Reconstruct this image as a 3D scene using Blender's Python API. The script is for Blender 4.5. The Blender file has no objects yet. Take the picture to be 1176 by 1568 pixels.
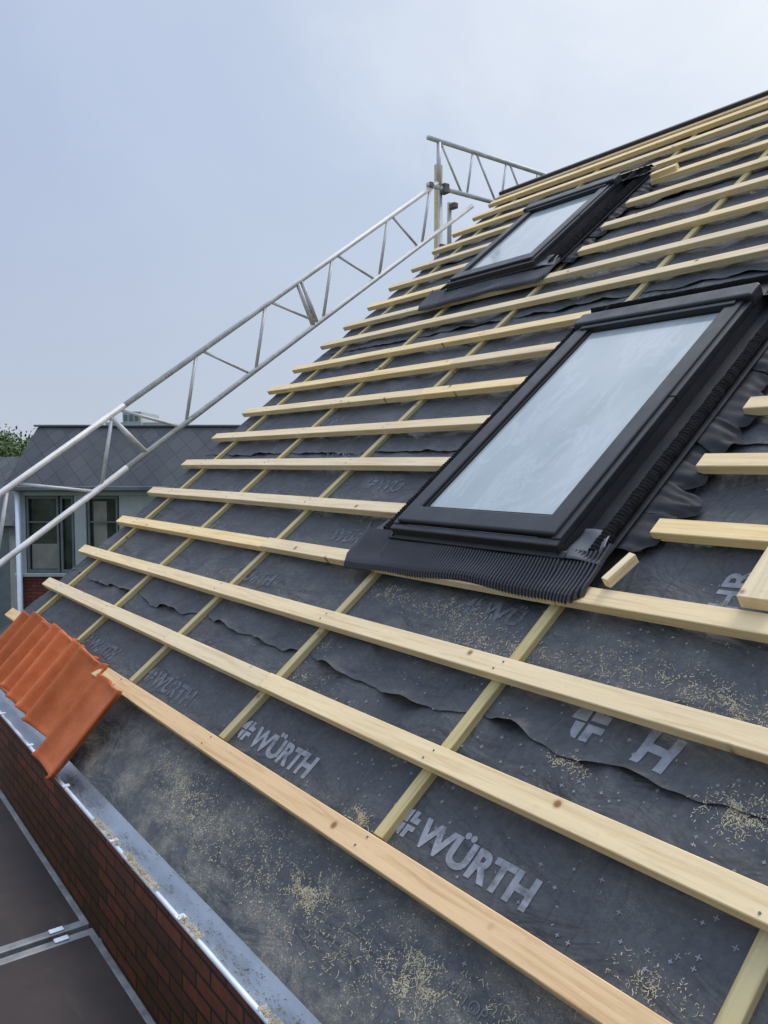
import bpy, bmesh, math, random
from mathutils import Vector, Matrix, noise
random.seed(7)
D=bpy.data; scene=bpy.context.scene; COL=scene.collection
ALPHA=0.67052425; CA=math.cos(ALPHA); SA=math.sin(ALPHA)
# roof frame: local x = along eave (towards viewer side), y = up the slope, z = roof normal
M=Matrix(((0,CA,-SA,0),(-1,0,0,0),(0,SA,CA,0),(0,0,0,1)))
I=Matrix.Identity(4)

# ------------------------------------------------------------------ materials
def new_mat(name):
    m=D.materials.new(name); m.use_nodes=True; nt=m.node_tree
    b=nt.nodes["Principled BSDF"]; return m,nt,b
def N(nt,t,**k):
    n=nt.nodes.new(t)
    for a,v in k.items(): setattr(n,a,v)
    return n
def ramp(nt,fac,stops):
    r=N(nt,"ShaderNodeValToRGB"); el=r.color_ramp.elements
    while len(el)<len(stops): el.new(0.5)
    for e,(p,c) in zip(el,stops):
        e.position=p; e.color=(c[0],c[1],c[2],1) if hasattr(c,'__len__') else (c,c,c,1)
    nt.links.new(fac,r.inputs[0]); return r.outputs[0]
def mixc(nt,fac,a,b,mode='MIX'):
    m=N(nt,"ShaderNodeMixRGB",blend_type=mode)
    for i,v in ((0,fac),(1,a),(2,b)):
        if hasattr(v,'is_linked'): nt.links.new(v,m.inputs[i])
        elif i==0: m.inputs[0].default_value=v
        else: m.inputs[i].default_value=(*v,1)
    return m.outputs[0]
def math_(nt,op,a,b=0.0,clamp=False):
    m=N(nt,"ShaderNodeMath",operation=op,use_clamp=clamp)
    for i,v in ((0,a),(1,b)):
        if hasattr(v,'is_linked'): nt.links.new(v,m.inputs[i])
        else: m.inputs[i].default_value=v
    return m.outputs[0]
def coords(nt,scale=(1,1,1),rnd=False,rot=(0,0,0)):
    tc=N(nt,"ShaderNodeTexCoord"); v=tc.outputs["Object"]
    if rnd:
        oi=N(nt,"ShaderNodeObjectInfo"); mu=math_(nt,'MULTIPLY',oi.outputs["Random"],57.0)
        ad=N(nt,"ShaderNodeVectorMath",operation='ADD'); nt.links.new(v,ad.inputs[0]); nt.links.new(mu,ad.inputs[1]); v=ad.outputs[0]
    mp=N(nt,"ShaderNodeMapping"); mp.inputs["Scale"].default_value=scale; mp.inputs["Rotation"].default_value=rot
    nt.links.new(v,mp.inputs[0]); return mp.outputs[0]
def noise_(nt,vec,scale,detail=4,rough=.55,dist=0):
    n=N(nt,"ShaderNodeTexNoise"); n.inputs["Scale"].default_value=scale; n.inputs["Detail"].default_value=detail
    n.inputs["Roughness"].default_value=rough; n.inputs["Distortion"].default_value=dist
    nt.links.new(vec,n.inputs["Vector"]); return n.outputs["Fac"]
def bump(nt,b,h,strength=.3,dist=.01):
    n=N(nt,"ShaderNodeBump"); n.inputs["Strength"].default_value=strength; n.inputs["Distance"].default_value=dist
    nt.links.new(h,n.inputs["Height"]); nt.links.new(n.outputs[0],b.inputs["Normal"])
def wood(name,light,dark,axis='x',grey=0.0):
    m,nt,b=new_mat(name)
    sc=(1.2,26,26) if axis=='x' else (26,1.2,26)
    g=noise_(nt,coords(nt,sc,True),2.2,5,.6,.6)
    col=ramp(nt,g,[(.3,dark),(.52,light),(.75,[min(1,c*1.1) for c in light])])
    big=noise_(nt,coords(nt,(1,1,1),True),1.3,2)
    col=mixc(nt,math_(nt,'MULTIPLY',big,.35),col,[c*.85 for c in dark],'MIX')
    sc2=noise_(nt,coords(nt,(5,9,9),True),6,6,.7); col=mixc(nt,ramp(nt,sc2,[(.58,0),(.78,.35)]),col,[c*.62 for c in dark])
    v=N(nt,"ShaderNodeTexVoronoi"); v.inputs["Scale"].default_value=6.5
    nt.links.new(coords(nt,(1,1,.2) ,True),v.inputs["Vector"])
    k=ramp(nt,v.outputs["Distance"],[(0,1),(.055,.9),(.08,.3),(.12,0)])
    col=mixc(nt,k,col,(.28,.13,.045))
    oi=N(nt,"ShaderNodeObjectInfo")
    hs=N(nt,"ShaderNodeHueSaturation"); nt.links.new(col,hs.inputs["Color"])
    nt.links.new(math_(nt,'ADD',math_(nt,'MULTIPLY',oi.outputs["Random"],.2),.93),hs.inputs["Value"])
    nt.links.new(math_(nt,'ADD',math_(nt,'MULTIPLY',oi.outputs["Random"],.28),.82),hs.inputs["Saturation"])
    nt.links.new(hs.outputs[0],b.inputs["Base Color"]); b.inputs["Roughness"].default_value=.8
    b.inputs["Specular IOR Level"].default_value=.2
    bump(nt,b,math_(nt,'ADD',g,math_(nt,'MULTIPLY',sc2,.5)),.35,.002); return m
MW=wood("spruce_batten",(.86,.68,.40),(.70,.50,.26))
MWO=wood("orange_batten",(.82,.55,.28),(.64,.38,.15))
MC=wood("green_counter_batten",(.54,.45,.22),(.38,.31,.13),'y')
MWY=wood("spruce_plank",(.86,.71,.46),(.72,.54,.30),'y')
def membrane_mat():
    m,nt,b=new_mat("roofing_underlay")
    c=coords(nt)
    n1=noise_(nt,c,2.2,5,.6); n2=noise_(nt,c,55,3,.6)
    col=ramp(nt,n1,[(.3,(.042,.047,.055)),(.7,(.066,.072,.081))])
    col=mixc(nt,.35,col,ramp(nt,n2,[(.35,(.035,.04,.045)),(.7,(.10,.105,.11))]))
    sep=N(nt,"ShaderNodeSeparateXYZ"); tc=N(nt,"ShaderNodeTexCoord"); nt.links.new(tc.outputs["Object"],sep.inputs[0])
    low=ramp(nt,math_(nt,'DIVIDE',sep.outputs[1],2.2),[(0,1),(.12,.85),(.2,.18),(.45,.25),(.55,.5),(.66,.15),(1,.08)])
    dn=noise_(nt,coords(nt,(1,1.8,1)),4.5,7,.7); dm=ramp(nt,dn,[(.46,0),(.70,1)])
    f=noise_(nt,c,230,2,.85); fm=ramp(nt,f,[(.5,0),(.62,1)])
    col=mixc(nt,math_(nt,'MULTIPLY',low,math_(nt,'ADD',math_(nt,'MULTIPLY',dm,.42),.10)),col,(.22,.215,.185))
    col=mixc(nt,math_(nt,'MULTIPLY',math_(nt,'MULTIPLY',low,dm),math_(nt,'MULTIPLY',fm,.75)),col,(.52,.45,.30))
    st=noise_(nt,coords(nt,(14,1.5,1)),3,4,.6); sm=ramp(nt,st,[(.6,0),(.8,.3)])
    col=mixc(nt,sm,col,(.15,.16,.17))
    nt.links.new(col,b.inputs["Base Color"]); b.inputs["Specular IOR Level"].default_value=.38
    nt.links.new(ramp(nt,n1,[(.3,.48),(.7,.68)]),b.inputs["Roughness"])
    w=noise_(nt,coords(nt,(1,1.6,1)),3.2,4,.5,1.0)
    cr=N(nt,"ShaderNodeTexNoise")
    cr.inputs["Scale"].default_value=2.6; cr.inputs["Detail"].default_value=2; cr.inputs["Distortion"].default_value=.5
    nt.links.new(coords(nt,(3.0,.8,1),False,(0,0,.35)),cr.inputs["Vector"])
    rid=math_(nt,'ABSOLUTE',math_(nt,'SUBTRACT',cr.outputs["Fac"],.5)); rid=ramp(nt,rid,[(0,1),(.03,.3),(.1,0)])
    h=math_(nt,'ADD',math_(nt,'ADD',math_(nt,'MULTIPLY',w,1.8),math_(nt,'MULTIPLY',n2,.045)),math_(nt,'MULTIPLY',rid,.09)); bump(nt,b,h,.8,.03)
    return m
MM=membrane_mat()
def simple(name,col,rough=.5,metal=0,spec=.5,var=.0,vs=8,bmp=0,bs=60,coat=0,fade=None):
    m,nt,b=new_mat(name)
    if var:
        n=noise_(nt,coords(nt),vs,5,.6)
        c=ramp(nt,n,[(.3,[x*(1-var) for x in col]),(.7,[min(1,x*(1+var)) for x in col])]); nt.links.new(c,b.inputs["Base Color"])
        r=ramp(nt,n,[(.3,max(0,rough-.1)),(.7,min(1,rough+.1))]); nt.links.new(r,b.inputs["Roughness"])
    else:
        b.inputs["Base Color"].default_value=(*col,1); b.inputs["Roughness"].default_value=rough
    b.inputs["Metallic"].default_value=metal; b.inputs["Specular IOR Level"].default_value=spec
    if fade is not None:
        f=noise_(nt,coords(nt),14,6,.7); nt.links.new(ramp(nt,f,[(.34,fade),(.50,1)]),b.inputs["Alpha"])
    if bmp: bump(nt,b,noise_(nt,coords(nt),bs,4),bmp,.004)
    return m
MPRINT=simple("grey_print",(.27,.285,.31),.7,0,.25,.2,30,fade=.5)
MPRINT2=simple("faint_print",(.135,.145,.16),.7,0,.25,.35,25,fade=.3)
def dusty(name,col,rough,dust=.3,spec=.5):
    m,nt,b=new_mat(name); c=coords(nt); n=noise_(nt,c,7,6,.7); f=noise_(nt,c,140,2,.8)
    cc=mixc(nt,math_(nt,'MULTIPLY',ramp(nt,n,[(.45,0),(.75,1)]),dust*.25),col,(.3,.28,.24))
    cc=mixc(nt,math_(nt,'MULTIPLY',ramp(nt,f,[(.62,0),(.72,1)]),dust),cc,(.35,.31,.23))
    nt.links.new(cc,b.inputs["Base Color"]); nt.links.new(ramp(nt,n,[(.3,max(.05,rough-.08)),(.7,min(1,rough+.15))]),b.inputs["Roughness"]); b.inputs["Specular IOR Level"].default_value=spec; return m
MFRAME=dusty("anthracite_coated_metal",(.018,.020,.024),.38,.08,.42)
MFLASH=dusty("dark_flashing_metal",(.024,.025,.029),.48,.14,.4)
MAPRON=dusty("pleated_apron",(.026,.026,.030),.30,.06,.8)
MWING=dusty("grey_flashing_wing",(.10,.105,.115),.45,.15)
MFOAM=simple("black_foam",(.012,.012,.013),.95,0,.15,.5,60,.8,120)
MCOLLAR=simple("black_collar_membrane",(.026,.027,.031),.7,0,.3,.3,20)
MZINC=simple("zinc",(.74,.80,.86),.38,.25,.5,.10,7)
MALU=simple("aluminium_tube",(.62,.62,.61),.55,.2,.4,.2,9)
MALUD=simple("dull_deck_frame",(.25,.25,.245),.5,.4,.4,.35,12)
MSTEEL=simple("dark_steel",(.16,.15,.15),.55,.5,.5,.4,20)
MBLACK=simple("black_core",(.015,.015,.015),.9)
MUNDER=simple("deck_structure",(.05,.045,.04),.9,0,.2,.3)
MSHAV=simple("pale_shavings",(.58,.50,.33),.85,0,.2,.3,30)
MDEBR=simple("gutter_debris",(.40,.32,.20),.9,0,.2,.4,30)
def clay():
    m,nt,b=new_mat("clay"); c=coords(nt,(1,1,1),True)
    n=noise_(nt,c,9,5,.6); f=noise_(nt,c,120,3,.6)
    col=ramp(nt,n,[(.3,(.50,.115,.034)),(.6,(.64,.17,.052)),(.8,(.68,.21,.075))])
    col=mixc(nt,.2,col,ramp(nt,f,[(.4,(.42,.10,.03)),(.7,(.72,.26,.11))]))
    oi=N(nt,"ShaderNodeObjectInfo"); hs=N(nt,"ShaderNodeHueSaturation"); nt.links.new(col,hs.inputs["Color"])
    nt.links.new(math_(nt,'ADD',math_(nt,'MULTIPLY',oi.outputs["Random"],.40),.72),hs.inputs["Value"])
    nt.links.new(hs.outputs[0],b.inputs["Base Color"]); b.inputs["Roughness"].default_value=.55; b.inputs["Specular IOR Level"].default_value=.25
    bump(nt,b,f,.2,.002); return m
MCLAY=clay()
def brick(name,c1,c2,mort):
    m,nt,b=new_mat(name); tc=N(nt,"ShaderNodeTexCoord"); s=N(nt,"ShaderNodeSeparateXYZ"); nt.links.new(tc.outputs["Object"],s.inputs[0])
    cb=N(nt,"ShaderNodeCombineXYZ"); nt.links.new(math_(nt,'ADD',s.outputs[0],s.outputs[1]),cb.inputs[0]); nt.links.new(s.outputs[2],cb.inputs[1])
    t=N(nt,"ShaderNodeTexBrick"); t.inputs["Scale"].default_value=1; t.inputs["Brick Width"].default_value=.24; t.inputs["Row Height"].default_value=.067
    t.inputs["Mortar Size"].default_value=.007; t.inputs["Color1"].default_value=(*c1,1); t.inputs["Color2"].default_value=(*c2,1); t.inputs["Mortar"].default_value=(*mort,1)
    t.inputs["Mortar Smooth"].default_value=.15
    nt.links.new(cb.outputs[0],t.inputs["Vector"])
    n=noise_(nt,tc.outputs["Object"],25,5); n2=noise_(nt,tc.outputs["Object"],3,5,.7)
    col=mixc(nt,.6,t.outputs["Color"],ramp(nt,n,[(.3,(.5,.45,.45)),(.7,(1,1,1))]),'MULTIPLY')
    col=mixc(nt,ramp(nt,n2,[(.4,0),(.7,.7)]),col,(.05,.03,.025))
    nt.links.new(col,b.inputs["Base Color"]); b.inputs["Roughness"].default_value=.9
    bump(nt,b,math_(nt,'SUBTRACT',math_(nt,'MULTIPLY',n,.3),t.outputs["Fac"]),.8,.008); return m
MBRICK=brick("red_brick",(.30,.075,.045),(.15,.045,.03),(.030,.026,.024))
def glass_mat():
    m,nt,b=new_mat("roof_glass")
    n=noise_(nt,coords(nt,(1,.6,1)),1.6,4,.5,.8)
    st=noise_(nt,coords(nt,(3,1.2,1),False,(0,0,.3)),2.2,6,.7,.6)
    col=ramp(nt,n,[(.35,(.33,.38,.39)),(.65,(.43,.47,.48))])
    col=mixc(nt,ramp(nt,st,[(.50,0),(.585,.30),(.61,.05),(.72,.4)]),col,(.60,.63,.63))  # paler streaks: smears, plus faint reflections painted into the glass colour
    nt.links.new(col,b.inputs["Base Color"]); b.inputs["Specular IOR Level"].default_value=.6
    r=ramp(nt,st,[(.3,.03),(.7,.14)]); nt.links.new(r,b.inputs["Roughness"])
    return m
MGLASS=glass_mat()

# ------------------------------------------------------------------ mesh helpers
class MB:
    def __init__(s): s.v=[]; s.f=[]
    def quad(s,a,b,c,d):
        i=len(s.v); s.v+= [a,b,c,d]; s.f.append((i,i+1,i+2,i+3))
    def box(s,x0,x1,y0,y1,z0,z1):
        i=len(s.v); s.v+=[(x0,y0,z0),(x1,y0,z0),(x1,y1,z0),(x0,y1,z0),(x0,y0,z1),(x1,y0,z1),(x1,y1,z1),(x0,y1,z1)]
        s.f+=[(i+a,i+b,i+c,i+d) for a,b,c,d in ((3,2,1,0),(4,5,6,7),(0,1,5,4),(1,2,6,5),(2,3,7,6),(3,0,4,7))]
    def ring(s,x0,x1,y0,y1,wl,wr,wb,wt,z0,z1):
        o=[(x0,y0),(x1,y0),(x1,y1),(x0,y1)]; n=[(x0+wl,y0+wb),(x1-wr,y0+wb),(x1-wr,y1-wt),(x0+wl,y1-wt)]
        i=len(s.v)
        for z in (z0,z1):
            s.v+=[(a,b,z) for a,b in o]+[(a,b,z) for a,b in n]
        for k in range(4):
            j=(k+1)%4
            s.f+=[(i+8+k,i+8+j,i+12+j,i+12+k),(i+k,i+4+k,i+4+j,i+j),(i+k,i+j,i+8+j,i+8+k),(i+4+k,i+12+k,i+12+j,i+4+j)]
    def tube(s,p,q,r,n=12):
        p=Vector(p); q=Vector(q); d=(q-p).normalized(); a=d.orthogonal().normalized(); b=d.cross(a); i=len(s.v)
        for c in (p,q):
            for k in range(n):
                t=2*math.pi*k/n; s.v.append(tuple(c+a*math.cos(t)*r+b*math.sin(t)*r))
        for k in range(n): j=(k+1)%n; s.f.append((i+k,i+j,i+n+j,i+n+k))
        s.f.append(tuple(i+n-1-k for k in range(n))); s.f.append(tuple(i+n+k for k in range(n)))
    def grid(s,fn,nu,nv):
        i=len(s.v)
        for a in range(nu+1):
            for b in range(nv+1): s.v.append(fn(a/nu,b/nv))
        for a in range(nu):
            for b in range(nv):
                k=i+a*(nv+1)+b; s.f.append((k,k+nv+1,k+nv+2,k+1))
def empty(name,loc=(0,0,0)):
    e=D.objects.new(name,None); e.empty_display_size=.3; COL.objects.link(e); return e
def obj(name,mb,mat,parent=None,mw=I,bevel=0,smooth=False,solid=0,bseg=1):
    me=D.meshes.new(name); me.from_pydata([tuple(v) for v in mb.v],[],mb.f); me.materials.append(mat)
    if solid!=-1:
        bm=bmesh.new(); bm.from_mesh(me); bmesh.ops.recalc_face_normals(bm,faces=bm.faces); bm.to_mesh(me); bm.free()
    if smooth: me.polygons.foreach_set("use_smooth",[True]*len(me.polygons))
    o=D.objects.new(name,me); COL.objects.link(o)
    if parent: o.parent=parent
    o.matrix_basis=mw
    if solid>0: md=o.modifiers.new("s",'SOLIDIFY'); md.thickness=solid; md.offset=0
    if bevel: md=o.modifiers.new("b",'BEVEL'); md.width=bevel; md.segments=bseg; md.limit_method='ANGLE'
    return o

# ------------------------------------------------------------------ brick house + roof
house=empty("brick_house")
XL,XR=-4.34,3.2; RIDGE=6.52
CNT=[-4.22,-4.0,-3.0,-2.03,-1.02,0,1.02,2.04,3.06]
def pin(x):
    d=min(abs(x-c) for c in CNT); return min(1,max(0,(d-.02))/.14)
def ns3(a,b,c): return noise.noise(Vector((a,b,c)))
def hm(x,s):
    p=pin(x)
    r=1-abs(ns3(x*3.1+s*1.4,s*2.2-x*.5,11))*4
    return -.064+p*(.015*ns3(x*2.1,s*3.3,0)+.010*ns3(x*6,s*5,3)+.007*max(0,r)-.006)
edges=[-.035,.87,2.22,3.62,5.02,RIDGE]
def edge_s(k,x):
    if k==0: return -.035
    q=1.0 if k==1 else .35
    p=pin(x); return edges[k]-.03*p*q+.035*q*ns3(x*.9,k*5,0)+p*q*(.030*ns3(x*4,k*7,1)+.014*ns3(x*13,k*7,5))
def liftf(k,x,dd):
    q=1.0 if k==1 else .5
    return (.005+.055*q*max(0,ns3(x*4.3,k*3,9)+.15+.3*ns3(x*15,k,2)))*math.exp(-dd/.03)*pin(x)
def sheet_h(x,s):
    h=hm(x,s)
    for k in range(1,5):
        e=edge_s(k,x)
        if s>=e: h=max(h,hm(x,s)+.0025*k+(liftf(k,x,s-e) if s-e<.25 else 0))
    return h
nx=int((XR-XL)/.018)
for k in range(5):
    mb=MB()
    s1=edges[k+1]+(.06 if k<4 else 0); ns=int((s1-edges[k])/.022)
    for a in range(nx+1):
        x=XL+(XR-XL)*a/nx; e=edge_s(k,x)
        for b in range(ns+1):
            t=(b/ns); s=e+(s1-e)*(t**1.3)
            lift=liftf(k,x,s-e) if (k>0 and s-e<.25) else 0
            sink=-.006 if (k<4 and t>.97) else 0
            mb.v.append((x,s,hm(x,s)+.0025*k+lift+sink))
    for a in range(nx):
        for b in range(ns):
            i=a*(ns+1)+b; mb.f.append((i,i+ns+1,i+ns+2,i+1))
    obj("underlay_sheet",mb,MM,house,M,smooth=True)
mb=MB(); mb.box(XL+.02,XR,.05,RIDGE-.25,-.30,-.105); obj("roof_deck",mb,MUNDER,house,M)
rx=RIDGE*CA; rz=RIDGE*SA
mb=MB(); mb.quad((rx,-XL,rz-.07),(rx,-XR,rz-.07),(2*rx,-XR,-.1),(2*rx,-XL,-.1)); obj("rear_slope",mb,MM,house,solid=.05)
mb=MB(); mb.box(.10,.40,-3.2,4.28,-6.0,-.14); mb.box(2*rx-.4,2*rx-.1,-3.2,4.28,-6,-.2); obj("eaves_wall",mb,MBRICK,house)
mb=MB()
for yg0,yg1 in ((4.0,4.28),(-3.2,-2.9)):
    i=len(mb.v); P=[(.41,-6.0),(2*rx-.41,-6.0),(2*rx-.41,-.1),(rx,rz-.45),(.41,-.1)]
    for y in (yg0,yg1): mb.v+=[(a,y,b) for a,b in P]
    mb.f+=[tuple(i+k for k in range(5)),tuple(i+9-k for k in range(5))]+[(i+k,i+(k+1)%5,i+5+(k+1)%5,i+5+k) for k in range(5)]
obj("gable_wall",mb,MBRICK,house)
for c in CNT:
    if c==-4.22: continue
    q=.395
    while q<RIDGE-.06:
        e=min(RIDGE-.06,q+random.uniform(2.2,3.6))
        mb=MB(); off=random.uniform(-.008,.008); o2=random.uniform(-.008,.008); mb.box(c-.021,c+.021,q+.002,e-.002,-.066,-.0385)
        mb.v=[(x+off+(o2-off)*(y-q)/(e-q),y,z) for x,y,z in mb.v]
        obj("counter_batten",mb,MC,house,M,bevel=.002); q=e
BS=[.352,.665,1.02,1.362,1.705,2.055,2.39,2.73,3.055,3.37,3.745,4.05,4.375,4.72,5.06,5.40,5.735,6.06,6.33,6.47]
W1=(-.972,-.05,1.49,3.08); W2=(-3.03,-2.13,4.16,5.34)
nails=MB()
for k,s in enumerate(BS):
    gaps=[]
    if 1.5<s<3.45: gaps.append((-1.16,.165))
    if 4.2<s<5.5: gaps.append((-3.2,-1.92))
    joints=[j for j in CNT[2:-1] if random.random()<.28]
    runs=[]; cur=XL-.04+random.uniform(-.035,.04)
    stops=sorted([(j,j) for j in joints if not any(a-.1<j<b+.1 for a,b in gaps)]+gaps)
    for a,b in stops:
        g=random.uniform(-.015,.015) if a!=b else 0
        runs.append((cur,a+g-.001)); cur=b+(g if a==b else random.uniform(-.02,.02))+.001
    runs.append((cur,XR))
    for a,b in runs:
        d=random.uniform(-.004,.004); w=.036; nseg=max(2,int((b-a)/.3)); ph=random.uniform(0,50)
        mb=MB()
        for i in range(nseg+1):
            x=a+(b-a)*i/nseg; dd=d+.004*ns3(x*.8,ph,0); hh=.0015*ns3(x*.9,ph,4)
            mb.v+=[(x,s-w+dd,-.038),(x,s+w+dd,-.038),(x,s+w+dd,hh),(x,s-w+dd,hh)]
        for i in range(nseg):
            q=i*4
            for u,v in ((0,1),(1,2),(2,3),(3,0)): mb.f.append((q+u,q+v,q+4+v,q+4+u))
        mb.f+=[(0,3,2,1),(nseg*4,nseg*4+1,nseg*4+2,nseg*4+3)]
        obj("batten",mb,MWO if k==0 else MW,house,M,bevel=.0025)
        for c in CNT[1:]:
            if a+.03<c<b-.03 and s<3.5:
                for sg in (-1,1):
                    xx=c+sg*.008+random.uniform(-.004,.004); yy=s+sg*.016+random.uniform(-.004,.004); nails.tube((xx,yy,-.002),(xx,yy,.0022),.0032,8)
obj("nail_heads",nails,MSTEEL,house,M)
mb=MB(); mb.box(XL-.02,XR,RIDGE-.03,RIDGE+.012,-.2,.03); obj("ridge_board",mb,MFLASH,house,M,bevel=.004)

def drape(me,off,cut=.018):
    bm=bmesh.new(); bm.from_mesh(me)
    xs=[v.co.x for v in bm.verts]; ys=[v.co.y for v in bm.verts]
    for ax,(lo,hi) in ((0,(min(xs),max(xs))),(1,(min(ys),max(ys)))):
        t=lo+cut
        while t<hi:
            co=[0,0,0]; no=[0,0,0]; co[ax]=t; no[ax]=1
            bmesh.ops.bisect_plane(bm,geom=bm.verts[:]+bm.edges[:]+bm.faces[:],plane_co=co,plane_no=no); t+=cut
    for v in bm.verts: v.co.z=sheet_h(v.co.x,v.co.y)+off
    bm.to_mesh(me); bm.free()
def text(body,x,s,size,rot,mat,bold=.0):
    cu=D.curves.new("t",'FONT'); cu.body=body; cu.size=size; cu.offset=bold; cu.resolution_u=4
    o=D.objects.new("tmp",cu); COL.objects.link(o); bpy.context.view_layer.update()
    dg=bpy.context.evaluated_depsgraph_get(); me=D.meshes.new_from_object(o.evaluated_get(dg)); D.objects.remove(o)
    me.transform(Matrix.Translation((x,s,0))@Matrix.Rotation(rot,4,'Z')); drape(me,.002)
    me.materials.clear(); me.materials.append(mat)
    ob=D.objects.new("printed_lettering",me); COL.objects.link(ob); ob.parent=house; ob.matrix_basis=M
def logo(x,s,h,rot,mat):
    me=D.meshes.new("logo"); v=[];f=[]
    def poly(p):
        i=len(v); v.extend([(a*h,b*h,0) for a,b in p]); f.append(tuple(range(i,i+len(p))))
    arc=[( .42+.42*math.cos(t),.5+.5*math.sin(t)) for t in [math.pi*(.5+.5*k/8) for k in range(9)]]
    poly(arc+[(.42,.5)])
    poly([(.15,.45),(.42,.45),(.42,0),(.30,.02),(.19,.15)])
    poly([(.50,.56),(.95,.56),(.95,.78),(.72,.78),(.72,1.0),(.5,1.0)])
    poly([(.50,0),(.72,0),(.72,.28),(.95,.28),(.95,.46),(.50,.46)])
    me.from_pydata(v,[],f); me.transform(Matrix.Translation((x,s,0))@Matrix.Rotation(rot,4,'Z')); drape(me,.002); me.materials.append(mat)
    ob=D.objects.new("printed_emblem",me); COL.objects.link(ob); ob.parent=house; ob.matrix_basis=M
for i,x in enumerate((-3.0,-2.0,-1.0,-.005,1.08)):
    m_=MPRINT if i in(2,3) else MPRINT2
    logo(x,.435,.085,0,m_); text("WÜRTH",x+.105,.437,.112,0,m_,.0045)
logo(.30,.90,.125,0,MPRINT); text("H",.53,.90,.15,-.1,MPRINT,.006)
text("WUTOP NORDIC",.42,.195,.040,-.04,MPRINT2)
for x,s,full in ((-2.25,1.14,1),(-.42,1.23,0),(-3.0,1.45,0),(-1.75,1.5,1),(-3.4,1.83,1),(-1.75,1.88,0),(-2.6,2.14,1),
              (-1.7,2.45,0),(-3.0,2.52,0),(-1.5,3.15,0),(-3.3,3.1,1),(-1.1,3.5,1),(.9,2.62,1)):
    if full: text("WÜRTH",x+.11,s,.11,0,MPRINT2,.003)
    else: logo(x,s,.09,0,MPRINT2); text("WÜ",x+.11,s,.11,0,MPRINT2,.003)
text("HR",.56,1.44,.125,math.pi/2,MPRINT,.003); logo(.62,1.83,.12,math.pi/2,MPRINT)
mb=MB()
for k in range(520):
    x=random.uniform(-3,1.6); s=random.uniform(.05,2.6)
    if k<210: x=random.uniform(-.5,1.3); s=random.uniform(.40,1.35)
    z=sheet_h(x,s)+.0018; a=random.uniform(.004,.0075); w=.0013; t=random.uniform(-.15,.15); c,d=math.cos(t),math.sin(t)
    for (u,v_) in ((a,w),(w,a)):
        zz=z+(.0003 if u==w else 0)
        mb.quad(*[(x+p*c-q*d,s+p*d+q*c,zz) for p,q in ((-u,-v_),(u,-v_),(u,v_),(-u,v_))])
obj("printed_crosses",mb,MPRINT,house,M)

# ------------------------------------------------------------------ wood shavings
mb=MB()
def shav(x,s,z,L,W,ang,curl,out=mb):
    c,d=math.cos(ang),math.sin(ang); pts=[]
    n=2
    for i in range(n+1):
        t=i/n-.5; px=t*L; py=curl*L*(t*t-.1)*2; pz=z+.0008+abs(curl)*L*.3*(1-4*t*t)*random.random()
        X=x+px*c-py*d; Y=s+px*d+py*c; pts.append((X,Y,pz))
    for i in range(n):
        a,b=pts[i],pts[i+1]; out.quad((a[0]-d*W,a[1]+c*W,a[2]),(b[0]-d*W,b[1]+c*W,b[2]),(b[0]+d*W,b[1]-c*W,b[2]+W*.6),(a[0]+d*W,a[1]-c*W,a[2]+W*.6))
clus=[(-.97,.17,.13,.04,1300),(-1.2,.2,.10,.03,350),(-.72,.12,.12,.045,500),(-.45,.18,.12,.045,350),(-.12,.17,.05,.025,950),(-.3,.12,.12,.05,450),(.12,.13,.14,.05,420),(.36,.17,.05,.033,1000),(.6,.2,.12,.05,300),
 (-.13,.42,.03,.014,380),(.85,.44,.05,.02,240),(-.15,1.13,.14,.03,800),(-.45,1.23,.12,.028,700),(.42,1.17,.16,.035,650),(-.85,1.25,.06,.025,450),(.85,.86,.045,.03,700),(.38,.82,.04,.015,260),(1.0,.97,.08,.03,300),
 (-.9,.76,.10,.025,260),(-1.0,.93,.07,.02,200),(-2.2,1.16,.3,.03,200),(.6,1.5,.12,.05,60),(.7,1.13,.09,.035,700),(-2.0,.15,.15,.04,100),(-.2,.06,.4,.02,400),(-.1,.2,.6,.06,700)]
for cx,cs,rx_,rs,n in clus:
    for _ in range(n):
        g=random.gauss; x=cx+g(0,rx_); s=cs+g(0,rs)
        if s<0: continue
        if any(abs(s-b)<.04 for b in BS): continue
        if any(abs(x-c)<.024 for c in CNT) and s>.4: continue
        if ns3(x*22,s*22,3)<-.05 and random.random()<.75: continue
        big=random.random()<.08
        shav(x,s,sheet_h(x,s),random.uniform(.010,.022) if big else random.uniform(.0022,.008),random.uniform(.0004,.0010),random.uniform(0,6.3),random.uniform(-1,1)*.9)
for _ in range(800):
    x=random.uniform(-2.6,1.6); s=random.uniform(.0,1.35)
    if any(abs(s-b)<.04 for b in BS) : continue
    shav(x,s,sheet_h(x,s),random.uniform(.002,.008),random.uniform(.0003,.0008),random.uniform(0,6.3),random.uniform(-.6,.6))
obj("wood_shavings",mb,MSHAV,None,M,solid=-1)

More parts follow.
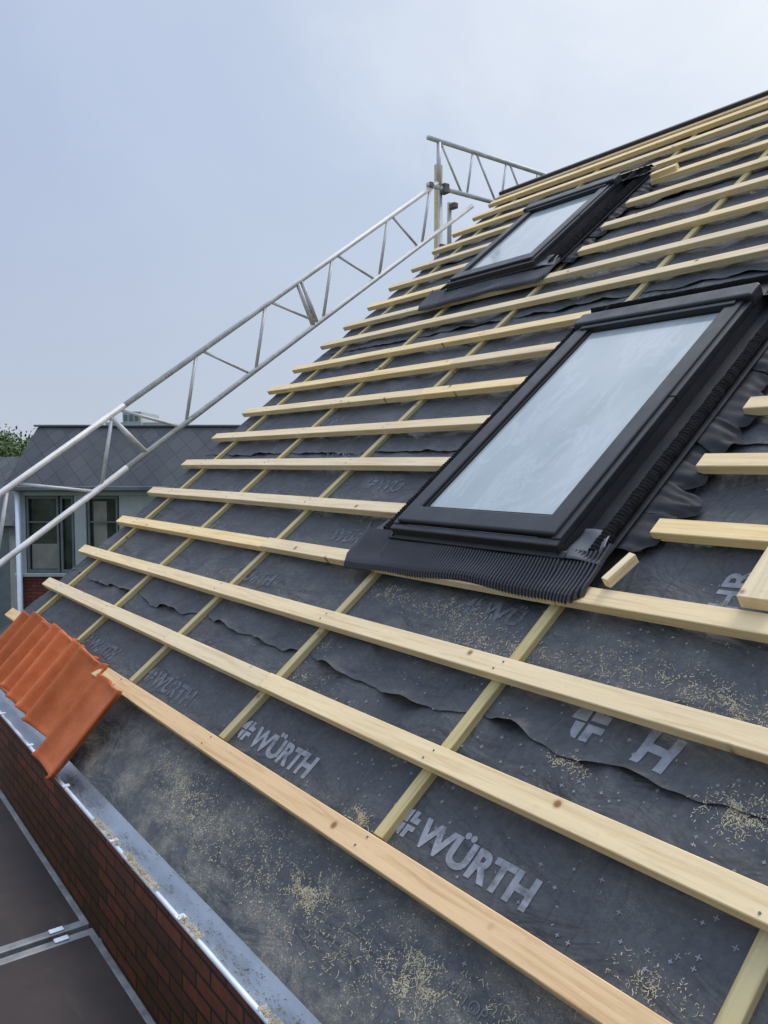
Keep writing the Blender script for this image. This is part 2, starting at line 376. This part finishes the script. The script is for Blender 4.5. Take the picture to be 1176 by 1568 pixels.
# ------------------------------------------------------------------ rain gutter (zinc, half round)
gut=empty("rain_gutter")
gx,gz,gr=.012,-.118,.064
mb=MB()
def prof(t):
    th=math.pi*(1.0+t); return gx+gr*math.cos(th), gz+gr*.85*math.sin(th)
mb.grid(lambda u,v:(prof(v)[0],4.5-7.7*u+0,prof(v)[1]+.0015*ns3(u*40,v*2,0)),80,18)
obj("trough",mb,MZINC,gut,smooth=True,solid=.0015)
mb=MB(); mb.tube((gx-gr-.006,4.5,gz+.002),(gx-gr-.006,-3.2,gz+.002),.008,12); obj("front_bead",mb,MZINC,gut,smooth=True)
mb=MB(); mb.quad((gx+gr,4.45,gz+.0),(gx+gr,-3.2,gz),(gx+gr+.006,-3.2,gz+.055),(gx+gr+.006,4.45,gz+.055))
mb.quad((gx+gr+.006,4.45,gz+.0552),(gx+gr+.006,-3.2,gz+.0552),(gx+gr+.2,-3.2,gz+.19),(gx+gr+.2,4.45,gz+.19)); obj("back_flashing",mb,MZINC,gut,solid=.001)
mb=MB()
y=4.2
while y>-3:
    mb.box(gx-gr-.018,gx-gr+.010,y-.012,y+.012,gz+.010,gz+.014); mb.box(gx+gr-.014,gx+gr-.003,y-.014,y+.014,gz-.02,gz+.03)
    for a in range(10):
        t0,t1=a/10,(a+1)/10
        p0=(gx+(gr+.004)*math.cos(math.pi*(1+t0)),gz+(gr*.85+.004)*math.sin(math.pi*(1+t0))); p1=(gx+(gr+.004)*math.cos(math.pi*(1+t1)),gz+(gr*.85+.004)*math.sin(math.pi*(1+t1)))
        mb.quad((p0[0],y-.012,p0[1]),(p0[0],y+.012,p0[1]),(p1[0],y+.012,p1[1]),(p1[0],y-.012,p1[1]))
    y-=.62
obj("gutter_brackets",mb,MZINC,gut)
mb=MB()
for _ in range(4200):
    y=random.uniform(-1.0,2.0) ; r=ns3(y*4,0,5)
    if r<-.05 and random.random()<.8: continue
    if random.random()<.7: x=gx-gr+.006+abs(random.gauss(0,.007))
    else: x=gx+random.gauss(0,.02)
    x=min(x,gx+.05); z=gz-.85*math.sqrt(max(0,gr*gr-(x-gx)**2))+.003+random.random()*.008
    shav(x,y,z,random.uniform(.003,.011),random.uniform(.0006,.002),random.uniform(0,6.3),random.uniform(-.6,.6),mb)
for _ in range(4200):
    y=random.uniform(-1.0,2.0)
    if ns3(y*3,7,5)<0.02: continue
    x=gx-gr-.003+random.gauss(0,.007); shav(x,y,gz+.010+random.random()*.006,random.uniform(.003,.011),random.uniform(.0006,.0022),random.uniform(0,6.3),random.uniform(-.6,.6),mb)
obj("trough_debris",mb,MDEBR,gut,solid=-1)

# ------------------------------------------------------------------ clay roof tiles
def pantile(name,x0,s0,n0,n1,rz,width=.25,L=.43,ht=.06,flat=False,roll=0):
    mb=MB()
    def fn(u,v):
        if flat: p=-.016*math.sin(u*math.pi)+(.030*math.exp(-((u-.0)/.08)**2))+(.030*math.exp(-((u-1)/.09)**2))
        else:
            p=ht*math.exp(-((u-.16)/.11)**2)-.012*math.sin((u-.3)*math.pi/.7)*(u>.3)+(.012 if u>.93 else 0)
        lip=.010*math.exp(-(v/.03)) + .016*math.exp(-((1-v)/.02))*(1 if .3<u<.6 else .3)
        return (u*width,v*L+.006*math.sin(u*9)*(v>.9),p+lip)
    mb.grid(fn,40,24)
    o=obj(name,mb,MCLAY,None,I,smooth=True,solid=.013)
    t=math.atan2(n1-n0,L)
    o.matrix_basis=M@Matrix.Translation((x0,s0,n0))@Matrix.Rotation(rz,4,'Z')@Matrix.Rotation(t,4,'X')@Matrix.Rotation(roll,4,'Y')
    md=o.modifiers.new("b",'BEVEL'); md.width=.002; md.limit_method='ANGLE'; md.angle_limit=1.0
    return o
x=-2.50
for i in range(7):
    pantile("clay_roof_tile",x,-.030+random.uniform(-.022,.022),-.026,.036+random.uniform(-.006,.012),random.uniform(-.035,.035),.262,roll=.17+random.uniform(-.03,.03),ht=.065); x-=.217
pantile("clay_roof_tile",-2.10,-.12,-.028,.052,-.06,.315,.455,flat=True)

# ------------------------------------------------------------------ roof windows
def roof_window(W,seed):
    p=empty("roof_window"); x0,x1,s0,s1=W
    mb=MB(); mb.ring(x0,x1,s0,s1,.05,.05,.05,.05,-.06,.076); obj("outer_frame",mb,MFRAME,p,M,bevel=.005,bseg=2)
    mb=MB(); mb.ring(x0+.022,x1-.022,s0+.03,s1-.02,.076,.076,.094,.07,.0,.104); obj("sash",mb,MFRAME,p,M,bevel=.008,bseg=3)
    mb=MB(); mb.ring(x0+.100,x1-.100,s0+.126,s1-.092,.014,.014,.016,.014,.03,.090); obj("glazing_bead",mb,MBLACK,p,M,bevel=.003)
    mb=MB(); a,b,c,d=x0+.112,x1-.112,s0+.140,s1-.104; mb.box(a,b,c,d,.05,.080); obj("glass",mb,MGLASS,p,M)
    mb=MB(); sm=s0+(s1-s0)*.53
    for xa,xb in ((x0-.006,x0+.035),(x1-.035,x1+.006)):
        mb.box(xa,xb,s0+.02,sm-.001,.06,.091); mb.box(xa,xb,sm+.001,s1-.02,.06,.092)
    mb.box(x0-.006,x1+.006,s0-.008,s0+.026,.03,.085)
    obj("cover_strips",mb,MFRAME,p,M,bevel=.005,bseg=2)
    mb=MB()
    for xx in (x0+.012,x1-.018): mb.box(xx,xx+.006,s0-.0105,s0-.0075,.05,.056)
    mb.box(x0+.1,x1-.1,s0+.020,s0+.0225,.0845,.0865)
    obj("drip_and_screws",mb,MSTEEL,p,M)
    mb=MB(); mb.box(x0-.012,x1+.012,s1-.075,s1+.03,.055,.128); obj("head_cover",mb,MFRAME,p,M,bevel=.015,bseg=3)
    mb=MB(); mb.box(x0+.05,x1-.05,s1-.105,s1-.076,.085,.114); obj("ventilation_flap",mb,MFRAME,p,M,bevel=.006,bseg=2)
    mb=MB()
    for sgn,xe in ((-1,x0),(1,x1)):
        P=[(0,.055),(.004,.006),(.085,.004),(.09,.022),(.104,.024),(.11,.006),(.15,.003)]
        for (u0,z0),(u1,z1) in zip(P,P[1:]):
            mb.quad((xe+sgn*u0,s0-.02,z0),(xe+sgn*u1,s0-.02,z1),(xe+sgn*u1,s1+.22,z1),(xe+sgn*u0,s1+.22,z0))
    obj("side_flashing",mb,MFLASH,p,M,solid=.001)
    mb=MB()
    for sgn,xe in ((-1,x0),(1,x1)):
        mb.grid(lambda u,v:(xe+sgn*(.088+.046*math.cos(math.pi*v)*-1*.5+.023+.005*ns3(u*40,v,sgn)),s0+.03+(s1-s0+.15)*u,.02+.028*math.sin(math.pi*v)+.003*math.sin(u*(s1-s0)*420)+.004*ns3(u*60,v*3,sgn)),360,8)
    obj("foam_strips",mb,MFOAM,p,M,smooth=True)
    mb=MB(); mb.grid(lambda u,v:(x0-.14+(x1-x0+.28)*u,s1+.02+.27*v,.05*(1-v)**2+.012+.003*ns3(u*9,v*4,0)),40,10); obj("head_flashing",mb,MFLASH,p,M,smooth=True,solid=.002)
    mb=MB(); mb.grid(lambda u,v:(x0-.13+(x1-x0+.26)*u,s1+.22+.045*v,.02+.03*math.sin(math.pi*v)+.004*ns3(u*60,v*3,2)),90,8); obj("head_foam",mb,MFOAM,p,M,smooth=True)
    xa,xb=x0-.26,x1+.17; npl=int((xb-xa)/.0155)
    mb=MB()
    def ap(u,v):
        k=round(u*npl*4)%4; x=xa+(xb-xa)*u
        ex=(-.007,-.002,.007,.003)[k]
        trim=.05*max(0,(abs(u-.5)-.47)/.03)
        e=s0-.178-.014*math.sin(u*6+1)-.004*math.sin(u*19)
        top=s0-.016+(.04 if (x<x0-.02 or x>x1+.02) else 0)
        s=e+trim+(top-e)*v
        z=.013+.020*v*v+.008*ns3(x*3.5,v*1.5,0)-.030*max(0,1-v/.12)*(.5+.5*ns3(x*3,4,0))
        return (x,s,z+.003+ex)
    mb.grid(ap,npl*4,10); obj("pleated_apron",mb,MAPRON,p,M,solid=-1)
    mb=MB(); mb.grid(lambda u,v:(x0-.03+(x1-x0+.06)*u,s0-.026+.030*v,.045+.006*v),50,4); obj("apron_upstand",mb,MFLASH,p,M,smooth=True,solid=.002)
    mb=MB(); mb.grid(lambda u,v:(x0-(.005+.25*u*(1-.35*v)),s0+.0+.10*v,.022+.01*(1-u)+.004*math.sin(v*5+u*3)),10,8)
    obj("corner_flashing",mb,MAPRON,p,M,smooth=True,solid=.0015)
    mb=MB(); mb.grid(lambda u,v:(x1+.02+.15*u*(1-.3*v),s0-.02+.15*v,.034+.008*(1-u)+.005*math.sin(v*6+u*4)),12,10)
    obj("corner_wing",mb,MWING,p,M,smooth=True,solid=.0015)
    mb=MB(); q=s0+.1
    while q<s1+.1:
        L=random.uniform(.10,.26); w=random.uniform(.10,.20); zb=random.uniform(.0,.012); sk=random.uniform(-.05,.02); ph=random.uniform(0,9)
        mb.grid(lambda u,v:(x1+.12+w*v*(1-.35*abs(2*u-1)**3)+.01*ns3(u*3,ph,1),q+L*u+sk*v,zb-.010-.035*v+.022*ns3(u*4+ph,v*3,ph)*v+.004*math.sin(u*L*110+ph)*v),26,8)
        q+=L*.78
    obj("underlay_collar",mb,MCOLLAR,p,M,smooth=True,solid=-1)
    return p
roof_window(W1,1); roof_window(W2,2)

mb=MB(); mb.box(.62,.71,1.405,2.75,.001,.046); obj("loose_plank",mb,MWY,None,M,bevel=.002)
mb=MB(); mb.box(-.0,.028,0,.13,0,.036); o=obj("wood_offcut",mb,MWY,None,I,bevel=.002); o.matrix_basis=M@Matrix.Translation((.165,1.41,.001))@Matrix.Rotation(-.25,4,'Z')
mb=MB(); mb.box(0,.20,0,.05,0,.036); o=obj("wood_offcut",mb,MW,None,I,bevel=.002); o.matrix_basis=M@Matrix.Translation((-1.90,5.37,.001))@Matrix.Rotation(.15,4,'Z')

# ------------------------------------------------------------------ scaffold lattice rails beyond the gable
def RP(y,s,n): return (s*CA-n*SA,y,s*SA+n*CA)
Y=4.7
lat=empty("scaffold_lattice_rail"); ch=MB(); br=MB()
def up(s): return RP(Y,s,.625+(.43-.625)*(s-.88)/(5.17))
def lo(s): return RP(Y,s,.225+(.02-.225)*(s-.56)/(5.75))
ch.tube(up(-1.2),up(2.05),.024); ch.tube(up(1.8),up(6.12),.023)
ch.tube(lo(-1.5),lo(1.75),.024); ch.tube(lo(1.4),lo(6.42),.023)
tops=[-.85,.05,.95,1.93,2.82,3.64,4.52,5.33,6.0]
dr=.44
for i,s in enumerate(tops):
    br.tube(up(s),lo(s-dr),.0145,10)
    if i+1<len(tops): br.tube(up(s+.06),lo(tops[i+1]-dr-.06),.0125,10)
br.tube(up(1.9),lo(1.95),.022,10); br.tube(up(4.05),lo(3.95),.022,10); br.tube(up(4.1),lo(4.0),.02,10)
obj("chords",ch,MALU,lat,smooth=True); obj("braces",br,MALU,lat,smooth=True)
lat2=empty("scaffold_lattice_rail"); ch=MB(); br=MB()
zt,zb=4.55,4.10
ch.tube((4.40,Y,zt+.02),(7.6,Y,zt),.024); ch.tube((4.40,Y,zb),(7.6,Y,zb),.024)
xs=[4.52,5.02,5.52,6.02,6.6]
br.tube((4.55,Y,zt),(4.55,Y,zb),.024)
for i in range(len(xs)-1):
    a=xs[i]; m_=(xs[i]+xs[i+1])/2+.12
    br.tube((a+.06,Y,zt),(m_-.02,Y,zb),.0125,10); br.tube((m_+.05,Y,zb),(xs[i+1],Y,zt),.0125,10)
obj("chords",ch,MALU,lat2,smooth=True); obj("braces",br,MALU,lat2,smooth=True)
sp=empty("scaffold_post"); mb=MB(); mb.tube((4.62,Y+.06,-6),(4.62,Y+.06,4.12),.024); mb.tube((4.75,Y+.06,3.3),(4.75,Y+.06,4.0),.024)
obj("tube",mb,MALU,sp,smooth=True)
mb=MB(); mb.box(4.59,4.66,Y-.05,Y+.04,4.05,4.15); mb.box(4.72,4.78,Y-.05,Y+.04,3.92,3.98); mb.box(4.41,4.46,Y-.035,Y+.035,4.07,4.13); mb.box(4.60,4.70,Y+.02,Y+.08,3.4,3.55)
obj("clamps",mb,MSTEEL,sp,bevel=.008)
mb=MB(); mb.box(4.60,4.68,Y+.09,Y+.135,3.3,4.38); obj("timber_upright",mb,MWY,sp,bevel=.003)

# ------------------------------------------------------------------ scaffold platform
pl=empty("scaffold_platform"); zp=-.45
def plywood():
    m,nt,b=new_mat("film_faced_plywood"); c=coords(nt); n=noise_(nt,c,4,6,.65); f=noise_(nt,c,90,3,.7)
    st=noise_(nt,coords(nt,(1,.15,1)),14,5,.7)
    col=ramp(nt,n,[(.3,(.026,.018,.016)),(.7,(.050,.037,.032))]); col=mixc(nt,ramp(nt,f,[(.68,0),(.78,.5)]),col,(.22,.18,.13))
    col=mixc(nt,ramp(nt,st,[(.58,0),(.72,.3)]),col,(.09,.08,.07))
    nt.links.new(col,b.inputs["Base Color"]); nt.links.new(ramp(nt,n,[(.3,.42),(.7,.65)]),b.inputs["Roughness"]); b.inputs["Specular IOR Level"].default_value=.3; bump(nt,b,f,.2,.002); return m
MPLY=plywood()
for (xa,xb) in ((-.75,-.115),(-1.42,-.77)):
    for (ya,yb) in ((-3.9,-1.33),(-1.30,1.18),(1.215,3.7)):
        mb=MB(); mb.box(xa+.024,xb-.024,ya+.04,yb-.04,zp-.015,zp-.003); obj("deck_board",mb,MPLY,pl)
        mb=MB(); mb.ring(xa,xb,ya,yb,.024,.024,.04,.04,zp-.06,zp); obj("deck_frame",mb,MALUD,pl,bevel=.004)
        mb=MB()
        for yy in (ya+.004,yb-.03):
            for xx in (xa+.08,xb-.14): mb.box(xx,xx+.05,yy,yy+.026,zp+.001,zp+.007)
        obj("deck_hooks",mb,MZINC,pl,bevel=.002)
mb=MB()
for yy in (-1.315,1.198): mb.tube((-1.5,yy,zp-.09),(-.08,yy,zp-.09),.024)
for xx in (-1.5,):
    for yy in (-1.315,1.198,3.72): mb.tube((xx,yy,-6),(xx,yy,1.2),.024)
obj("ledgers",mb,MALU,pl,smooth=True)

# ------------------------------------------------------------------ surroundings
YAW=0.6391062; CAM=Vector((-.970528,-1.782027,1.265515))
fv=Vector((math.sin(YAW),math.cos(YAW),0)); rv=Vector((math.cos(YAW),-math.sin(YAW),0))
def NM(lat_,dep):
    o=CAM+rv*lat_+fv*dep; return Matrix(((rv.x,fv.x,0,o.x),(rv.y,fv.y,0,o.y),(0,0,1,0),(0,0,0,1)))
def slate():
    m,nt,b=new_mat("slate")
    t=N(nt,"ShaderNodeTexBrick"); t.inputs["Scale"].default_value=1; t.inputs["Brick Width"].default_value=.36; t.inputs["Row Height"].default_value=.36; t.offset=0
    t.inputs["Mortar Size"].default_value=.010
    t.inputs["Color1"].default_value=(.040,.046,.052,1); t.inputs["Color2"].default_value=(.070,.076,.082,1); t.inputs["Mortar"].default_value=(.018,.02,.022,1)
    tc=N(nt,"ShaderNodeTexCoord"); s=N(nt,"ShaderNodeSeparateXYZ"); nt.links.new(tc.outputs["Object"],s.inputs[0]); cb=N(nt,"ShaderNodeCombineXYZ")
    nt.links.new(math_(nt,'ADD',s.outputs[0],s.outputs[2]),cb.inputs[0]); nt.links.new(math_(nt,'SUBTRACT',s.outputs[2],s.outputs[0]),cb.inputs[1]); nt.links.new(cb.outputs[0],t.inputs["Vector"])
    n=noise_(nt,tc.outputs["Object"],1.5,5,.65); col=mixc(nt,ramp(nt,n,[(.4,0),(.75,.4)]),t.outputs["Color"],(.10,.11,.10))
    nt.links.new(col,b.inputs["Base Color"]); b.inputs["Roughness"].default_value=.55; return m
MSLATE=slate(); MWHITE=simple("white_paint",(.42,.45,.45),.5,0,.4,.15,3); MGREY=simple("grey_render",(.17,.19,.20),.8,0,.3,.2,3)
MDG=simple("window_glass",(.045,.055,.05),.08,0,.7,.6,2.5); MGRN=simple("grass",(.06,.09,.03),.95,0,.2,.4,.3)
MCURT=simple("curtain",(.30,.29,.25),.9,0,.2,.2,4)
nb=empty("neighbor_house"); T=NM(0,15)
mb=MB(); z0,z1=.83,1.95
A=[(-7.0,-.15,z0),(2,-.15,z0),(2,.75,z1+.02),(-6.72,.75,z1)]
mb.quad(*A); mb.quad((-7.0,6,z0),(-7.0,-.15,z0),(-6.72,.75,z1),(-6.72,5.2,z1)); mb.quad((-6.72,.75,z1),(2,.75,z1+.02),(2,5.2,z1+.02),(-6.72,5.2,z1)); 
obj("slate_roof",mb,MSLATE,nb,T,solid=.04)
mb=MB(); mb.box(-6.80,2.0,.7,.8,z1+.02,z1+.06); mb.box(-7.0,2,-.22,-.12,z0-.07,z0+.01); obj("ridge_trim",mb,MGREY,nb,T,bevel=.01)
mb=MB(); mb.box(-6.85,2,.16,6,-6,z0-.02); obj("wall_core",mb,MGREY,nb,T)
mb=MB(); mb.box(-6.86,2,.02,.15,-6,-.80); obj("brick_base",mb,MBRICK,nb,T)
mb=MB(); mb.box(-6.86,-6.70,.02,.15,-.8,z0-.08); mb.box(-5.78,-5.56,.0,.15,-.8,z0-.08); mb.box(-4.95,2,.02,.15,-.8,z0-.08); mb.box(-6.70,2,-.02,.15,z0-.17,z0-.081); mb.box(-6.9,-4.9,-.04,.15,-.86,-.79); obj("white_trim",mb,MWHITE,nb,T,bevel=.01)
mb=MB(); mb.box(-6.70,-5.78,.10,.14,-.79,z0-.17); mb.box(-5.56,-4.95,.10,.14,-.79,z0-.17); obj("window_panes",mb,MDG,nb,T)
mb=MB()
for a,b in ((-6.68,-6.08),(-6.05,-5.80),(-5.54,-4.97)): mb.ring(a,b,-.78,z0-.18,.04,.04,.05,.05,-.06,-.02)
for a,b,z in ((-6.64,-6.12,.15),(-5.5,-5.0,.15)): mb.box(a,b,z,z+.03,-.055,-.03)
mb.v=[(x,-z,y) for x,y,z in mb.v]; obj("window_frames",mb,MGREY,nb,T,bevel=.005)
mb=MB(); mb.box(-6.62,-6.12,.092,.098,-.72,-.25); mb.box(-5.45,-5.2,.092,.098,-.72,.55); obj("interior_items",mb,MCURT,nb,T)
mb=MB(); mb.tube((-6.78,-.1,z0-.05),(-6.78,-.1,-6),.05); obj("downpipe",mb,MZINC,nb,T,smooth=True)
nb2=empty("neighbor_house"); T=NM(0,24)
mb=MB(); mb.quad((-18,-.2,-.6),(-11.0,-.2,-.6),(-11.6,2.2,1.45),(-18,2.2,1.45)); mb.quad((-18,2.2,1.45),(-11.6,2.2,1.45),(-11,5,-.6),(-18,5,-.6)); mb.quad((-11,-.2,-.6),(-11,5,-.6),(-11.6,2.2,1.45),(-11.6,2.2,1.45)); obj("slate_roof",mb,MSLATE,nb2,T,solid=.04)
mb=MB(); mb.box(-17.8,-11.2,0,4.8,-6,-.62); obj("walls",mb,MGREY,nb2,T)
mb=MB(); mb.box(-17,-15.8,-.03,.02,-3.4,-1.4); mb.box(-14.6,-13.4,-.03,.02,-3.4,-1.4); mb.box(-12.6,-11.6,-.03,.02,-3.4,-1.4); obj("windows",mb,MDG,nb2,T)
db=empty("distant_building"); T=NM(0,62)
mb=MB(); mb.box(-20.0,-18.6,0,5,-6,5.2); mb.box(-21.5,-16.6,.5,6,-6,4.4); mb.box(-15.5,-12.0,1,6,-6,3.6); obj("walls",mb,MWHITE,db,T)
mb=MB()
for k in range(3): mb.box(-19.9+k*.42,-19.65+k*.42,-.05,.02,4.5,4.95)
for k in range(9): mb.box(-21.3+k*.52,-21.0+k*.52,.42,.48,3.6,4.1)
obj("windows",mb,MGREY,db,T)
def leafmat():
    m,nt,b=new_mat("foliage"); oi=N(nt,"ShaderNodeTexCoord"); n=noise_(nt,oi.outputs["Object"],1.5,4)
    nt.links.new(ramp(nt,n,[(.3,(.04,.075,.015)),(.7,(.12,.19,.05))]),b.inputs["Base Color"]); b.inputs["Roughness"].default_value=.7; return m
MLEAF=leafmat(); MBARK=simple("bark",(.09,.07,.05),.9,0,.2,.3)
def tree(lat_,dep,h,r):
    t=empty("broadleaf_tree"); T=NM(lat_,dep); tr=MB(); lf=MB(); base=-6
    tr.tube((0,0,base),(0,0,base+h*.45),.16); cl=[]
    for k in range(24):
        a=random.uniform(0,6.28); e=random.uniform(-.4,1); rr=r*random.uniform(.45,.95)
        c=Vector((math.cos(a)*rr*math.cos(e),math.sin(a)*rr*math.cos(e),base+h-r*1.1+math.sin(e)*r*1.0)); cl.append(c); tr.tube((0,0,base+h*.4),tuple(c),.035,6)
    for c in cl:
        for _ in range(320):
            p=c+Vector((random.gauss(0,1),random.gauss(0,1),random.gauss(0,.8)))*r*.19; s=random.uniform(.05,.12)
            u=Vector((random.gauss(0,1),random.gauss(0,1),random.gauss(0,1))).normalized(); v=u.orthogonal().normalized()
            lf.quad(tuple(p-u*s),tuple(p+v*s*.6),tuple(p+u*s),tuple(p-v*s*.6))
    obj("trunk",tr,MBARK,t,T,smooth=True); obj("leaves",lf,MLEAF,t,T,solid=-1)
tree(-18.7,40,8.9,2.3); tree(-23,44,8.2,2.4)
mb=MB(); mb.quad((-400,-400,-6),(400,-400,-6),(400,400,-6),(-400,400,-6)); obj("ground",mb,MGRN)

# ------------------------------------------------------------------ world + light
w=D.worlds.new("World"); scene.world=w; w.use_nodes=True; nt=w.node_tree; bg=nt.nodes["Background"]
sky=N(nt,"ShaderNodeTexSky"); sky.sky_type='NISHITA'; sky.sun_disc=False; sky.sun_elevation=math.radians(58); sky.sun_rotation=math.radians(95); sky.air_density=1.5; sky.dust_density=4
tc=N(nt,"ShaderNodeTexCoord"); nv=N(nt,"ShaderNodeVectorMath",operation='NORMALIZE'); nt.links.new(tc.outputs["Generated"],nv.inputs[0])
dp=N(nt,"ShaderNodeVectorMath",operation='DOT_PRODUCT'); nt.links.new(nv.outputs[0],dp.inputs[0]); dp.inputs[1].default_value=(.68,.18,.71)
cn=noise_(nt,nv.outputs[0],2.6,6,.6,.8)
t=math_(nt,'ADD',math_(nt,'MULTIPLY',dp.outputs["Value"],.5),.5)
t=math_(nt,'ADD',t,math_(nt,'MULTIPLY',math_(nt,'SUBTRACT',cn,.5),.13))
cl=ramp(nt,t,[(.4,(.44,.50,.64)),(.70,(.42,.50,.71)),(.86,(.54,.63,.80)),(.95,(.80,.86,.95)),(1.0,(1.0,1.0,1.0))])
sp_=N(nt,"ShaderNodeSeparateXYZ"); nt.links.new(nv.outputs[0],sp_.inputs[0])
hz=ramp(nt,sp_.outputs[2],[(0,.8),(.12,.45),(.35,0)])
cl=mixc(nt,hz,cl,(.59,.66,.75))
zm=math_(nt,'ADD',math_(nt,'MULTIPLY',ramp(nt,sp_.outputs[2],[(.5,0),(.9,1)]),14.0),10.3)
vm=N(nt,"ShaderNodeVectorMath",operation='SCALE'); nt.links.new(cl,vm.inputs[0]); nt.links.new(zm,vm.inputs["Scale"])
out=mixc(nt,.90,sky.outputs[0],vm.outputs[0])
nt.links.new(out,bg.inputs[0]); bg.inputs[1].default_value=.1
sl=D.lights.new("sun",'SUN'); sl.energy=1.5; sl.angle=math.radians(20); sl.color=(1,.95,.87)
so=D.objects.new("sun",sl); COL.objects.link(so)
el,az=math.radians(58),math.radians(95)
sd=Vector((math.sin(az)*math.cos(el),math.cos(az)*math.cos(el),math.sin(el))); so.rotation_euler=sd.to_track_quat('Z','Y').to_euler()

# ------------------------------------------------------------------ camera
cd=D.cameras.new("camera"); cam=D.objects.new("camera",cd); COL.objects.link(cam); scene.camera=cam
PIT=-0.0606119; f=Vector((math.sin(YAW)*math.cos(PIT),math.cos(YAW)*math.cos(PIT),math.sin(PIT))); r=rv; u=r.cross(f)
cam.matrix_world=Matrix(((r.x,u.x,-f.x,CAM.x),(r.y,u.y,-f.y,CAM.y),(r.z,u.z,-f.z,CAM.z),(0,0,0,1)))
cd.sensor_fit='HORIZONTAL'; cd.sensor_width=36; cd.lens=1234.18/1176*36; cd.clip_start=.05; cd.clip_end=2000
scene.view_settings.view_transform='Standard'; scene.view_settings.look='None'; scene.view_settings.exposure=0
